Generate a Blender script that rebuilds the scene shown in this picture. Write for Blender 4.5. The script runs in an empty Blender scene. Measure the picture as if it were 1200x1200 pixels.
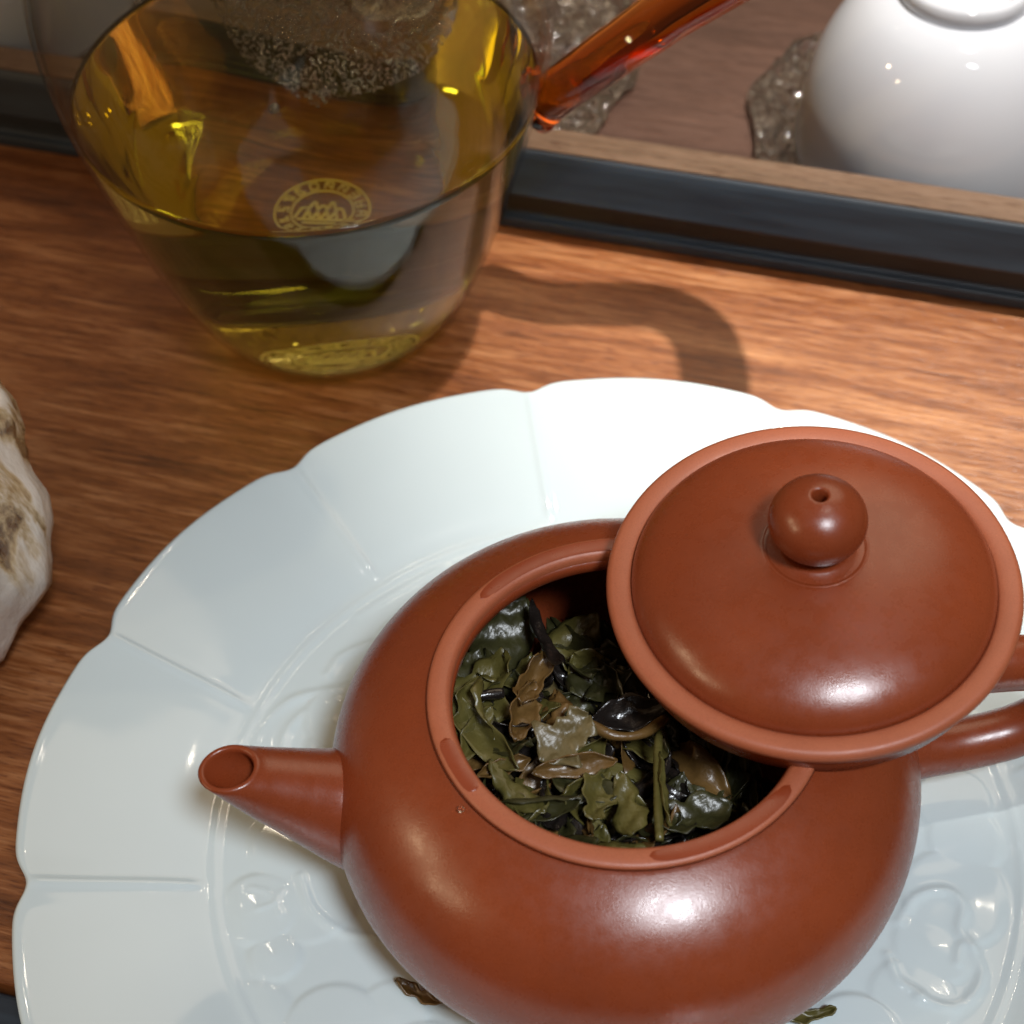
import bpy, bmesh, math, random
import numpy as np
from mathutils import Vector, Matrix

# ------------------------------------------------------------------ camera, world, lamps, exposure
scn = bpy.context.scene
col = scn.collection
R_ = math.radians
TH, FPX, CH, ROLL = R_(49.15), 2100.0, 0.2490, R_(-1.89)
_fw = Vector((0, math.cos(TH), -math.sin(TH)))
_rt = Vector((1, 0, 0)); _up = _rt.cross(_fw)
RT = _rt * math.cos(ROLL) + _up * math.sin(ROLL)
UP = _up * math.cos(ROLL) - _rt * math.sin(ROLL)
FW = _fw
CAMP = Vector((0, 0, CH))
cd = bpy.data.cameras.new('camera'); cam = bpy.data.objects.new('camera', cd); col.objects.link(cam)
cam.matrix_world = Matrix(((RT.x, UP.x, -FW.x, CAMP.x), (RT.y, UP.y, -FW.y, CAMP.y), (RT.z, UP.z, -FW.z, CAMP.z), (0, 0, 0, 1)))
cd.sensor_width = 36; cd.lens = 36 * FPX / 1200; cd.clip_start = 0.01; cd.clip_end = 50
cd.dof.use_dof = True; cd.dof.focus_distance = 0.262; cd.dof.aperture_fstop = 26; 
scn.camera = cam

w = bpy.data.worlds.new('World'); scn.world = w; w.use_nodes = True
bg = w.node_tree.nodes['Background']; bg.inputs[0].default_value = (1.0, 0.62, 0.34, 1); bg.inputs[1].default_value = 0.15

def lamp(name, loc, target, power, color, size, kind='SPOT', cone=60, caustic=False):
    ld = bpy.data.lights.new(name, kind); o = bpy.data.objects.new(name, ld); col.objects.link(o)
    ld.energy = power; ld.color = color
    if kind == 'AREA':
        ld.shape = 'DISK'; ld.size = size
    else:
        ld.shadow_soft_size = size
    if kind == 'SPOT':
        ld.spot_size = R_(cone); ld.spot_blend = 1.0 if cone < 30 else 0.6
    o.location = loc
    d = Vector(target) - Vector(loc); o.rotation_euler = d.to_track_quat('-Z', 'Y').to_euler()
    if caustic: ld.cycles.is_caustics_light = True
    return o
# warm ceiling spot overhead, a little to the right: the sharp shadows of the pitcher and its handle
LD = Vector((0.22, -0.03, 1.0))
lamp('ceiling_spot_warm', Vector((0.01, 0.27, 0)) + LD * 1.15, (0.100, 0.290, 0), 104, (1.0, 0.94, 0.87), 0.012, 'SPOT', 16.5)
# cool ceiling panel in front, to the right
lamp('ceiling_panel_cool', Vector((0.02, 0.13, 0.03)) + Vector((0.22, -0.52, 1.0)) * 0.95, (0.018, 0.126, 0.03), 50, (0.88, 0.935, 1.0), 0.095, 'SPOT', 17.5)
# warm lamp low on the left
for _y, _z in ((0.06, 0.62), (-0.28, 0.56)):
    lamp('wall_lamp_warm', (-1.0, _y, _z), (0, 0.15, 0.02), 1.2, (1.0, 0.74, 0.45), 0.035, 'AREA')
# unseen broad warm-white fill, behind on the right, added to brighten tea and table
lamp('fill_light_warm', (0.42, 1.00, 0.95), (0.02, 0.25, 0.03), 2.8, (1.0, 0.80, 0.58), 0.85, 'AREA')
# a row of small downlights
for i, (dx, dy, p) in enumerate(((-0.35, 1.15, 0.4), (-0.05, 1.3, 0.4), (0.12, 1.25, 0.4), (0.55, 0.9, 0.4), (-0.75, 0.55, 0.4), (-0.62, 1.0, 0.4), (0.05, 1.0, 0.4), (0.16, 1.0, 0.4), (-0.5, 0.2, 0.4), (0.8, 0.45, 0.4))):
    lamp('ceiling_downlight', (dx, dy, 1.5), (dx * 0.3, 0.2, 0), p, (1.0, 0.86, 0.68), 0.009, 'SPOT', 80)

scn.view_settings.view_transform = 'Standard'; scn.view_settings.look = 'None'
scn.view_settings.exposure = 0; scn.view_settings.gamma = 1
cy = scn.cycles
cy.max_bounces = 24; cy.transmission_bounces = 20; cy.glossy_bounces = 8; cy.diffuse_bounces = 5
cy.transparent_max_bounces = 24; cy.volume_bounces = 0
cy.sample_clamp_indirect = 4.0; cy.blur_glossy = 0.3
cy.caustics_refractive = True; cy.caustics_reflective = True
cy.use_denoising = True

# ------------------------------------------------------------------ helpers
def at(px, py, z):
    """point of the photograph's pixel on the level z"""
    d = FW + RT * ((px - 600) / FPX) - UP * ((py - 600) / FPX)
    t = (z - CH) / d.z
    return CAMP + d * t
def in_plane(px, py, ax, al):
    d = FW + RT * ((px - 600) / FPX) - UP * ((py - 600) / FPX)
    n = Vector((-math.sin(al), math.cos(al), 0))
    t = (Vector((ax[0], ax[1], 0)) - CAMP).dot(n) / d.dot(n)
    P = CAMP + d * t
    return (P.x - ax[0]) * math.cos(al) + (P.y - ax[1]) * math.sin(al), P.z
def tag(o, label=None, cat=None, group=None, kind=None):
    if label: o['label'] = label
    if cat: o['category'] = cat
    if group: o['group'] = group
    if kind: o['kind'] = kind
    return o
def empty(name, loc, label, cat, group=None, rz=0):
    o = bpy.data.objects.new(name, None); col.objects.link(o); o.location = loc; o.rotation_euler.z = rz
    o.empty_display_size = 0.01
    return tag(o, label, cat, group)
def mesh_obj(name, verts, faces, mat, parent=None, smooth=True, loc=None):
    m = bpy.data.meshes.new(name); m.from_pydata([tuple(v) for v in verts], [], [tuple(f) for f in faces]); m.update()
    if smooth: m.polygons.foreach_set('use_smooth', [True] * len(m.polygons))
    m.materials.append(mat)
    o = bpy.data.objects.new(name, m); col.objects.link(o)
    if parent: o.parent = parent
    if loc is not None: o.location = loc
    return o
def lathe(prof, n=128, closed=False):
    """prof: list of (r,z), going round the outline so that the outside lies to the right when climbing"""
    V, F = [], []; idx = []
    for r, z in prof:
        if r < 1e-7:
            idx.append([len(V)]); V.append((0, 0, z))
        else:
            idx.append(list(range(len(V), len(V) + n)))
            V += [(r * math.cos(2 * math.pi * i / n), r * math.sin(2 * math.pi * i / n), z) for i in range(n)]
    pairs = list(zip(idx, idx[1:])) + ([(idx[-1], idx[0])] if closed else [])
    for a, b in pairs:
        for i in range(n):
            j = (i + 1) % n
            if len(a) == 1 and len(b) == 1: continue
            if len(a) == 1: F.append((a[0], b[j], b[i]))
            elif len(b) == 1: F.append((a[i], a[j], b[0]))
            else: F.append((a[i], a[j], b[j], b[i]))
    return V, F
def spline(pts, n):
    """Catmull-Rom through points (any dimension)"""
    P = np.array(pts, float); P = np.vstack([2 * P[0] - P[1], P, 2 * P[-1] - P[-2]])
    out = []; seg = len(P) - 3
    for k in range(n):
        s = k / (n - 1) * seg; i = min(int(s), seg - 1); t = s - i
        a, b, c, d = P[i:i + 4]
        out.append(0.5 * ((2 * b) + (c - a) * t + (2 * a - 5 * b + 4 * c - d) * t * t + (3 * b - a - 3 * c + d) * t ** 3))
    return np.array(out)
def tube(path, radii, n=24, flat=1.0, cap=True, side=None):
    """swept tube; side = fixed sideways vector (planar curves)"""
    path = [Vector(p) for p in path]; V, F = [], []
    m = len(path)
    for k, p in enumerate(path):
        t = (path[min(k + 1, m - 1)] - path[max(k - 1, 0)]).normalized()
        s = Vector(side) if side is not None else t.orthogonal().normalized()
        s = (s - t * s.dot(t)).normalized()
        if side is None and k: s = (ps - t * ps.dot(t)).normalized()
        ps = s; b = t.cross(s)
        for i in range(n):
            a = 2 * math.pi * i / n
            V.append(p + s * (radii[k] * flat * math.cos(a)) + b * (radii[k] * math.sin(a)))
    for k in range(m - 1):
        for i in range(n):
            j = (i + 1) % n
            F.append((k * n + i, k * n + j, (k + 1) * n + j, (k + 1) * n + i))
    if cap:
        V.append(path[0]); V.append(path[-1]); a, b = len(V) - 2, len(V) - 1
        for i in range(n):
            j = (i + 1) % n
            F.append((a, j, i)); F.append((b, (m - 1) * n + i, (m - 1) * n + j))
    return V, F
def join(*vf):
    V, F = [], []
    for v, f in vf:
        o = len(V); V += list(v); F += [tuple(i + o for i in q) for q in f]
    return V, F
def box(x0, x1, y0, y1, z0, z1):
    V = [(x0, y0, z0), (x1, y0, z0), (x1, y1, z0), (x0, y1, z0), (x0, y0, z1), (x1, y0, z1), (x1, y1, z1), (x0, y1, z1)]
    return V, [(0, 3, 2, 1), (4, 5, 6, 7), (0, 1, 5, 4), (1, 2, 6, 5), (2, 3, 7, 6), (3, 0, 4, 7)]
def bevel(o, wd, seg=2):
    b = o.modifiers.new('bevel', 'BEVEL'); b.width = wd; b.segments = seg; b.limit_method = 'ANGLE'
def xform(V, M): return [M @ Vector(v) for v in V]

# ------------------------------------------------------------------ materials
def nmat(name):
    m = bpy.data.materials.new(name); m.use_nodes = True
    nt = m.node_tree; b = nt.nodes['Principled BSDF']
    return m, nt, b
def N(nt, t, **k):
    n = nt.nodes.new(t)
    for a, v in k.items(): setattr(n, a, v)
    return n
def ramp(nt, stops, fac):
    r = N(nt, 'ShaderNodeValToRGB'); e = r.color_ramp.elements
    while len(e) < len(stops): e.new(0.5)
    for s, (p, c) in zip(e, stops): s.position = p; s.color = (*c, 1) if len(c) == 3 else c
    nt.links.new(fac, r.inputs[0]); return r
def noise(nt, vec, scale, detail=4, rough=0.55, dist=0.0):
    n = N(nt, 'ShaderNodeTexNoise'); n.inputs['Scale'].default_value = scale; n.inputs['Detail'].default_value = detail
    n.inputs['Roughness'].default_value = rough; n.inputs['Distortion'].default_value = dist
    if vec is not None: nt.links.new(vec, n.inputs['Vector'])
    return n
def coords(nt, scale=(1, 1, 1), kind='Object'):
    c = N(nt, 'ShaderNodeTexCoord'); mp = N(nt, 'ShaderNodeMapping'); mp.inputs['Scale'].default_value = scale
    nt.links.new(c.outputs[kind], mp.inputs[0]); return mp.outputs[0]
def bump(nt, h, dist, strength, b, prev=None):
    n = N(nt, 'ShaderNodeBump'); n.inputs['Distance'].default_value = dist; n.inputs['Strength'].default_value = strength
    nt.links.new(h, n.inputs['Height'])
    if prev: nt.links.new(prev.outputs[0], n.inputs['Normal'])
    nt.links.new(n.outputs[0], b.inputs['Normal']); return n

def wood_mat(name, c_dark, c_mid, c_light, rough=0.38, gloss=0.5):
    m, nt, b = nmat(name)
    v1 = coords(nt, (9, 120, 60)); v2 = coords(nt, (75, 1000, 300)); v3 = coords(nt, (14, 26, 20)); v4 = coords(nt, (240, 2400, 900))
    n1 = noise(nt, v1, 1.0, 5, 0.6, 1.2); n2 = noise(nt, v2, 1.0, 4, 0.6, 0.4); n3 = noise(nt, v3, 1.0, 4, 0.6); n4 = noise(nt, v4, 1.0, 3, 0.6)
    mx = N(nt, 'ShaderNodeMath', operation='MULTIPLY_ADD'); nt.links.new(n2.outputs[0], mx.inputs[0]); mx.inputs[1].default_value = 0.85; nt.links.new(n1.outputs[0], mx.inputs[2])
    m2 = N(nt, 'ShaderNodeMath', operation='MULTIPLY_ADD'); nt.links.new(n3.outputs[0], m2.inputs[0]); m2.inputs[1].default_value = 0.5; nt.links.new(mx.outputs[0], m2.inputs[2])
    r = ramp(nt, [(0.62, c_dark), (0.92, c_mid), (1.22, c_light)], m2.outputs[0])
    sc = N(nt, 'ShaderNodeMath', operation='MULTIPLY'); nt.links.new(m2.outputs[0], sc.inputs[0]); sc.inputs[1].default_value = 0.635
    r.color_ramp.elements[0].position = 0.52; r.color_ramp.elements[1].position = 0.74; r.color_ramp.elements[2].position = 0.96
    nt.links.new(sc.outputs[0], r.inputs[0])
    # dark pores
    pr = ramp(nt, [(0.34, (0.42, 0.28, 0.20)), (0.47, (1, 1, 1))], n4.outputs[0])
    mul = N(nt, 'ShaderNodeMixRGB', blend_type='MULTIPLY'); mul.inputs[0].default_value = 0.8
    nt.links.new(r.outputs[0], mul.inputs[1]); nt.links.new(pr.outputs[0], mul.inputs[2])
    nt.links.new(mul.outputs[0], b.inputs['Base Color'])
    rr = ramp(nt, [(0.35, (rough - 0.06,) * 3), (0.7, (rough + 0.08,) * 3)], n2.outputs[0]); nt.links.new(rr.outputs[0], b.inputs['Roughness'])
    b.inputs['Specular IOR Level'].default_value = gloss
    q = bump(nt, n4.outputs[0], 0.00025, 0.5, b); bump(nt, n2.outputs[0], 0.0003, 0.35, b, q)
    return m
M_wood = wood_mat('table_wood', (0.055, 0.013, 0.003), (0.210, 0.066, 0.016), (0.43, 0.195, 0.076), 0.38, 0.8)
M_panel = wood_mat('tray_panel_wood', (0.045, 0.020, 0.012), (0.066, 0.031, 0.020), (0.095, 0.048, 0.032), 0.5, 0.4)
M_strip = wood_mat('tray_strip_wood', (0.085, 0.052, 0.030), (0.125, 0.076, 0.046), (0.165, 0.104, 0.066), 0.45, 0.4)

def black_mat():
    m, nt, b = nmat('black_lacquer')
    n1 = noise(nt, coords(nt, (30, 400, 300)), 1.0, 4)
    r = ramp(nt, [(0.3, (0.010, 0.015, 0.022)), (0.75, (0.024, 0.038, 0.054))], n1.outputs[0]); nt.links.new(r.outputs[0], b.inputs['Base Color'])
    b.inputs['Roughness'].default_value = 0.5; bump(nt, n1.outputs[0], 0.0002, 0.4, b); return m
M_black = black_mat()

def clay_mat(name, c1, c2, rough, wet=False):
    m, nt, b = nmat(name)
    v = coords(nt); n1 = noise(nt, v, 60, 4, 0.6); n2 = noise(nt, v, 4200, 2, 0.6); n3 = noise(nt, v, 420, 3, 0.6)
    r = ramp(nt, [(0.3, c1), (0.72, c2)], n1.outputs[0])
    sp = ramp(nt, [(0.36, (0.86, 0.84, 0.82)), (0.5, (1, 1, 1)), (0.68, (1.0, 1.0, 1.0)), (0.74, (1.25, 1.3, 1.3))], n2.outputs[0])
    mul = N(nt, 'ShaderNodeMixRGB', blend_type='MULTIPLY'); mul.inputs[0].default_value = 0.0 if wet else 0.8
    nt.links.new(r.outputs[0], mul.inputs[1]); nt.links.new(sp.outputs[0], mul.inputs[2]); nt.links.new(mul.outputs[0], b.inputs['Base Color'])
    rr = ramp(nt, [(0.3, (rough - 0.05,) * 3), (0.7, (rough + 0.06,) * 3)], n3.outputs[0]); nt.links.new(rr.outputs[0], b.inputs['Roughness'])
    b.inputs['Specular IOR Level'].default_value = 0.65
    if not wet:
        q = bump(nt, n2.outputs[0], 0.00005, 0.35, b); bump(nt, n3.outputs[0], 0.0001, 0.14, b, q)
    return m
M_clay = clay_mat('red_clay', (0.185, 0.035, 0.011), (0.230, 0.044, 0.013), 0.28)
M_rim = clay_mat('red_clay_rim', (0.32, 0.084, 0.035), (0.38, 0.106, 0.046), 0.5)
M_wet = clay_mat('wet_red_clay', (0.20, 0.034, 0.010), (0.24, 0.042, 0.013), 0.3, True)

def porcelain(name, c, rough=0.06):
    m, nt, b = nmat(name)
    v = coords(nt); n1 = noise(nt, v, 30, 3)
    r = ramp(nt, [(0.3, tuple(x * 0.97 for x in c)), (0.7, c)], n1.outputs[0]); nt.links.new(r.outputs[0], b.inputs['Base Color'])
    b.inputs['Roughness'].default_value = rough; b.inputs['IOR'].default_value = 1.52
    b.inputs['Subsurface Weight'].default_value = 0.0
    n2 = noise(nt, v, 160, 2); bump(nt, n2.outputs[0], 0.0003, 0.03, b)
    return m
M_plate = porcelain('celadon_porcelain', (0.56, 0.655, 0.68))
M_cup = porcelain('white_porcelain', (0.47, 0.50, 0.55))

def glass_mat(name, color=(1, 1, 1), ior=1.5, rough=0.0, absorb=None, density=0):
    m = bpy.data.materials.new(name); m.use_nodes = True; nt = m.node_tree; nt.nodes.clear()
    o = N(nt, 'ShaderNodeOutputMaterial'); g = N(nt, 'ShaderNodeBsdfGlass')
    g.inputs['Color'].default_value = (*color, 1); g.inputs['IOR'].default_value = ior; g.inputs['Roughness'].default_value = rough
    nt.links.new(g.outputs[0], o.inputs['Surface'])
    if absorb:
        a = N(nt, 'ShaderNodeVolumeAbsorption'); a.inputs['Color'].default_value = (*absorb, 1); a.inputs['Density'].default_value = density
        nt.links.new(a.outputs[0], o.inputs['Volume'])
    return m
def thin_glass():
    m = bpy.data.materials.new('clear_glass'); m.use_nodes = True; nt = m.node_tree; nt.nodes.clear()
    o = N(nt, 'ShaderNodeOutputMaterial'); mix = N(nt, 'ShaderNodeMixShader'); g = N(nt, 'ShaderNodeBsdfGlossy'); t = N(nt, 'ShaderNodeBsdfTransparent'); f = N(nt, 'ShaderNodeLayerWeight'); pw = N(nt, 'ShaderNodeMath', operation='POWER'); ma = N(nt, 'ShaderNodeMath', operation='MULTIPLY_ADD')
    g.inputs['Roughness'].default_value = 0.0; t.inputs[0].default_value = (0.975, 0.98, 0.97, 1); f.inputs[0].default_value = 0.5; pw.inputs[1].default_value = 5.5; ma.inputs[1].default_value = 0.7; ma.inputs[2].default_value = 0.02
    nt.links.new(f.outputs['Facing'], pw.inputs[0]); nt.links.new(pw.outputs[0], ma.inputs[0]); nt.links.new(ma.outputs[0], mix.inputs[0]); nt.links.new(t.outputs[0], mix.inputs[1]); nt.links.new(g.outputs[0], mix.inputs[2]); nt.links.new(mix.outputs[0], o.inputs[0]); return m
M_glass = thin_glass()
M_amber = glass_mat('amber_glass', (1, 1, 1), 1.5, 0, (0.965, 0.66, 0.05), 400)
M_tea = glass_mat('golden_tea', (1, 1, 1), 1.33, 0, (0.99, 0.895, 0.07), 25)
M_water = glass_mat('water', (1, 1, 1), 1.33)

def plain(name, c, rough=0.5, metal=0.0):
    m, nt, b = nmat(name); b.inputs['Base Color'].default_value = (*c, 1); b.inputs['Roughness'].default_value = rough; b.inputs['Metallic'].default_value = metal
    return m
def crystal_mat():
    m, nt, b = nmat('textured_crystal')
    v = coords(nt); n1 = noise(nt, v, 240, 3, 0.6)
    b.inputs['Base Color'].default_value = (0.97, 0.96, 0.95, 1); b.inputs['Transmission Weight'].default_value = 1.0
    b.inputs['Roughness'].default_value = 0.09; b.inputs['IOR'].default_value = 1.55; b.inputs['Transmission Weight'].default_value = 1.0
    v2 = N(nt, 'ShaderNodeTexVoronoi'); v2.inputs['Scale'].default_value = 330; nt.links.new(v, v2.inputs['Vector'])
    q = bump(nt, n1.outputs[0], 0.0014, 0.9, b); bump(nt, v2.outputs[0], 0.0016, 0.9, b, q); return m
M_crystal = crystal_mat()
def frost_mat():
    m, nt, b = nmat('hammered_cream_glass')
    v = coords(nt, (95, 95, 40)); n1 = noise(nt, v, 1.0, 5, 0.6, 0.6); n2 = noise(nt, coords(nt), 420, 3)
    r = ramp(nt, [(0.38, (0.24, 0.12, 0.05)), (0.45, (0.74, 0.56, 0.32)), (0.53, (0.90, 0.83, 0.74)), (0.75, (0.92, 0.88, 0.84))], n1.outputs[0])
    nt.links.new(r.outputs[0], b.inputs['Base Color'])
    t = ramp(nt, [(0.34, (0.8,) * 3), (0.5, (0.22,) * 3)], n1.outputs[0]); nt.links.new(t.outputs[0], b.inputs['Transmission Weight'])
    b.inputs['Roughness'].default_value = 0.22
    q = bump(nt, n2.outputs[0], 0.0005, 0.5, b); bump(nt, n1.outputs[0], 0.002, 0.6, b, q); return m
M_frost = frost_mat()
def leaf_mat(name, c1, c2, rough=0.36):
    m, nt, b = nmat(name)
    v = coords(nt, (90, 260, 200)); n1 = noise(nt, v, 1.0, 4); n2 = noise(nt, coords(nt), 900, 3)
    r = ramp(nt, [(0.3, c1), (0.7, c2)], n1.outputs[0]); nt.links.new(r.outputs[0], b.inputs['Base Color'])
    b.inputs['Roughness'].default_value = rough; b.inputs['Specular IOR Level'].default_value = 0.6
    q = bump(nt, n1.outputs[0], 0.0007, 0.7, b); bump(nt, n2.outputs[0], 0.0002, 0.5, b, q); return m
M_leaf = [leaf_mat('leaf_dark_green', (0.022, 0.021, 0.007), (0.046, 0.043, 0.014)),
          leaf_mat('leaf_olive', (0.062, 0.054, 0.012), (0.115, 0.096, 0.026)),
          leaf_mat('leaf_brown', (0.080, 0.042, 0.010), (0.150, 0.082, 0.024)),
          leaf_mat('leaf_black', (0.008, 0.006, 0.005), (0.018, 0.014, 0.012), 0.24),
          leaf_mat('leaf_pale', (0.085, 0.064, 0.024), (0.125, 0.096, 0.040), 0.4)]

# ------------------------------------------------------------------ table
ANG = R_(-16.65)
A0 = at(590, 262, 0); U = Vector((math.cos(ANG), math.sin(ANG), 0)); W = Vector((-U.y, U.x, 0))
def tl(u, v, z=0): return A0 + U * u + W * v + Vector((0, 0, z))
edge = (at(14, 1153.5, 0) - A0).dot(W)           # front edge of the wooden top, measured from the tray line
T = mesh_obj('table_top', *box(-0.45, 0.45, edge, 0.30, -0.022, 0.0), M_wood, smooth=False, loc=(A0.x, A0.y, 0)); T.rotation_euler.z = ANG
bevel(T, 0.0007, 3); T['kind'] = 'structure'
T2 = mesh_obj('table_frame', *box(-0.45, 0.45, edge - 0.40, edge - 0.0008, -0.022, -0.0015), M_black, smooth=False, loc=(A0.x, A0.y, 0)); T2.rotation_euler.z = ANG
bevel(T2, 0.001, 3); T2['kind'] = 'structure'

# ------------------------------------------------------------------ tray with raised rails
tray = empty('tea_tray', (A0.x, A0.y, 0), 'long dark tea tray with black raised rail and brown inset floor behind the pitcher', 'tray', rz=ANG)
UL, UR, VB = -0.30, 0.32, 0.26
def rail(name, a, b, flip):
    """profile in (v,z) swept along u"""
    pr = [(0.0016, 0.0), (-0.0012, 0.0002), (-0.0014, 0.0028), (0.0006, 0.0034), (0.0010, 0.0095), (-0.0034, 0.0108), (-0.0006, 0.0188), (0.0002, 0.0203), (0.0082, 0.0203), (0.0082, 0.0)]
    V = []; n = len(pr)
    for u in (a, b):
        for v, z in pr:
            V.append(flip(u, v, z))
    F = [(i, (i + 1) % n, n + (i + 1) % n, n + i) for i in range(n)] + [tuple(range(n - 1, -1, -1)), tuple(range(n, 2 * n))]
    o = mesh_obj(name, V, F, M_black, tray, smooth=False); bevel(o, 0.0006, 2)
    s0, s1 = 0.0006, 0.0078
    bx = []
    for u in (a + 0.0005, b - 0.0005):
        bx += [flip(u, s0, 0.0200), flip(u, s1, 0.0200), flip(u, s1, 0.0207), flip(u, s0, 0.0207)]
    mesh_obj('top_strip', bx, [(0, 1, 2, 3), (4, 7, 6, 5), (0, 4, 5, 1), (1, 5, 6, 2), (2, 6, 7, 3), (3, 7, 4, 0)], M_strip, o, smooth=False)
    return o
rail('rail', UL, UR, lambda u, v, z: (u, v, z))
rail('rail', UL, UR, lambda u, v, z: (u, VB - v, z))
rail('rail', 0.0084, VB - 0.0084, lambda u, v, z: (UL + v, u, z))
rail('rail', 0.0084, VB - 0.0084, lambda u, v, z: (UR - v, u, z))
mesh_obj('floor_panel', *box(UL + 0.0084, UR - 0.0084, 0.0084, VB - 0.0084, 0.0002, 0.0025), M_panel, tray, smooth=False)
PZ = 0.0025

# ------------------------------------------------------------------ textured crystal coasters and upturned cups
def coaster(cx, cy, rad, seed, label, stretch=(1, 1), rot=0):
    rng = random.Random(seed); n, k = 64, 10
    ph = [rng.uniform(0, 6.28) for _ in range(8)]
    def rr(a): return rad * (1 + 0.07 * math.sin(2 * a + ph[0]) + 0.05 * math.sin(3 * a + ph[1]) + 0.035 * math.sin(5 * a + ph[2]) + 0.02 * math.sin(9 * a + ph[3]) + 0.012 * math.sin(14 * a + ph[4]))
    prof = [(0.0, 0), (0.6, 0), (0.93, 0.0), (0.99, 0.0012), (1.0, 0.0028), (0.985, 0.0042), (0.94, 0.0050), (0.90, 0.0047), (0.86, 0.0050), (0.82, 0.0047), (0.77, 0.0046), (0.72, 0.0047), (0.66, 0.0045), (0.55, 0.0044), (0.45, 0.0044), (0.2, 0.0044), (0, 0.0044)]
    V, F = lathe(prof, n)
    V2 = []
    for x, y, z in V:
        a = math.atan2(y, x) + rng.uniform(-0.02, 0.02); q = math.hypot(x, y) * (1 + rng.uniform(-0.008, 0.008))
        g = z + (rng.uniform(-0.0009, 0.0009) if z > 0.001 else 0)
        if z > 0.003: g += 0.00055 * math.sin(19 * a + 40 * q + ph[5]) * (q > 0.5) + 0.0005 * math.sin(31 * a + ph[6] - 25 * q) * (q > 0.5)
        V2.append((q * rr(a) * math.cos(a) * stretch[0], q * rr(a) * math.sin(a) * stretch[1], g))
    cs, sn = math.cos(rot), math.sin(rot); V3 = []
    for x, y, z in V2:
        x, y = x * cs - y * sn, x * sn + y * cs
        v = (Vector((cx + x, cy + y, 0)) - Vector((A0.x, A0.y, 0))).dot(W)
        if v < 0.0092: x, y = x + W.x * (0.0092 - v), y + W.y * (0.0092 - v)
        V3.append((x, y, z))
    o = mesh_obj('crystal_coaster', V3, F, M_crystal, smooth=False, loc=(cx, cy, PZ + 0.0001))
    return tag(o, label, 'coaster', 'crystal coasters on the tray')
def cup(cx, cy, label):
    e = empty('upturned_cup', (cx, cy, PZ + 0.0048), label, 'cup', 'upturned white cups on the tray')
    r0, h, rf = 0.0300, 0.0372, 0.0128
    outer = [(rf + (r0 - rf) * max(0, 1 - t ** 2.15) ** 0.5, h * t) for t in [i / 28 * 0.995 for i in range(29)]]
    inner = [(max(0.0, r - 0.0022), z - 0.0020) for r, z in outer[::-1]]
    inner = [p for p in inner if p[1] > 0.0008]
    prof = [(0.0, inner[0][1])] + inner + [(r0 - 0.0016, 0.0003), (r0 - 0.0006, 0.0)] + outer + [(0.0, h + 0.0002)]
    mesh_obj('bowl', *lathe(prof, 96), M_cup, e)
    ft = [(rf - 0.0030, h - 0.001), (rf + 0.0006, h - 0.001), (rf + 0.0003, h + 0.0030), (rf - 0.0004, h + 0.0036), (rf - 0.0014, h + 0.0036), (rf - 0.0024, h + 0.0028)]
    mesh_obj('foot_ring', *lathe(ft, 96, True), M_cup, e)
    return e
coaster(0.0950, 0.3180, 0.0400, 3, 'clear crystal coaster lying under the upturned cup beside the amber handle', (0.98, 1.1), 0.3)
coaster(-0.0035, 0.3520, 0.0385, 8, 'clear crystal coaster lying empty behind the amber handle', (1, 1), 1.4)
coaster(-0.1150, 0.3770, 0.0380, 5, 'clear crystal coaster under the upturned cup far from the amber handle', (1, 1), 0.2)
cup(0.0935, 0.3100, 'upturned white porcelain cup on the crystal coaster, on the handle side of the pitcher')
cup(-0.1160, 0.3740, 'upturned white porcelain cup behind the pitcher, on the side away from its handle')

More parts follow.
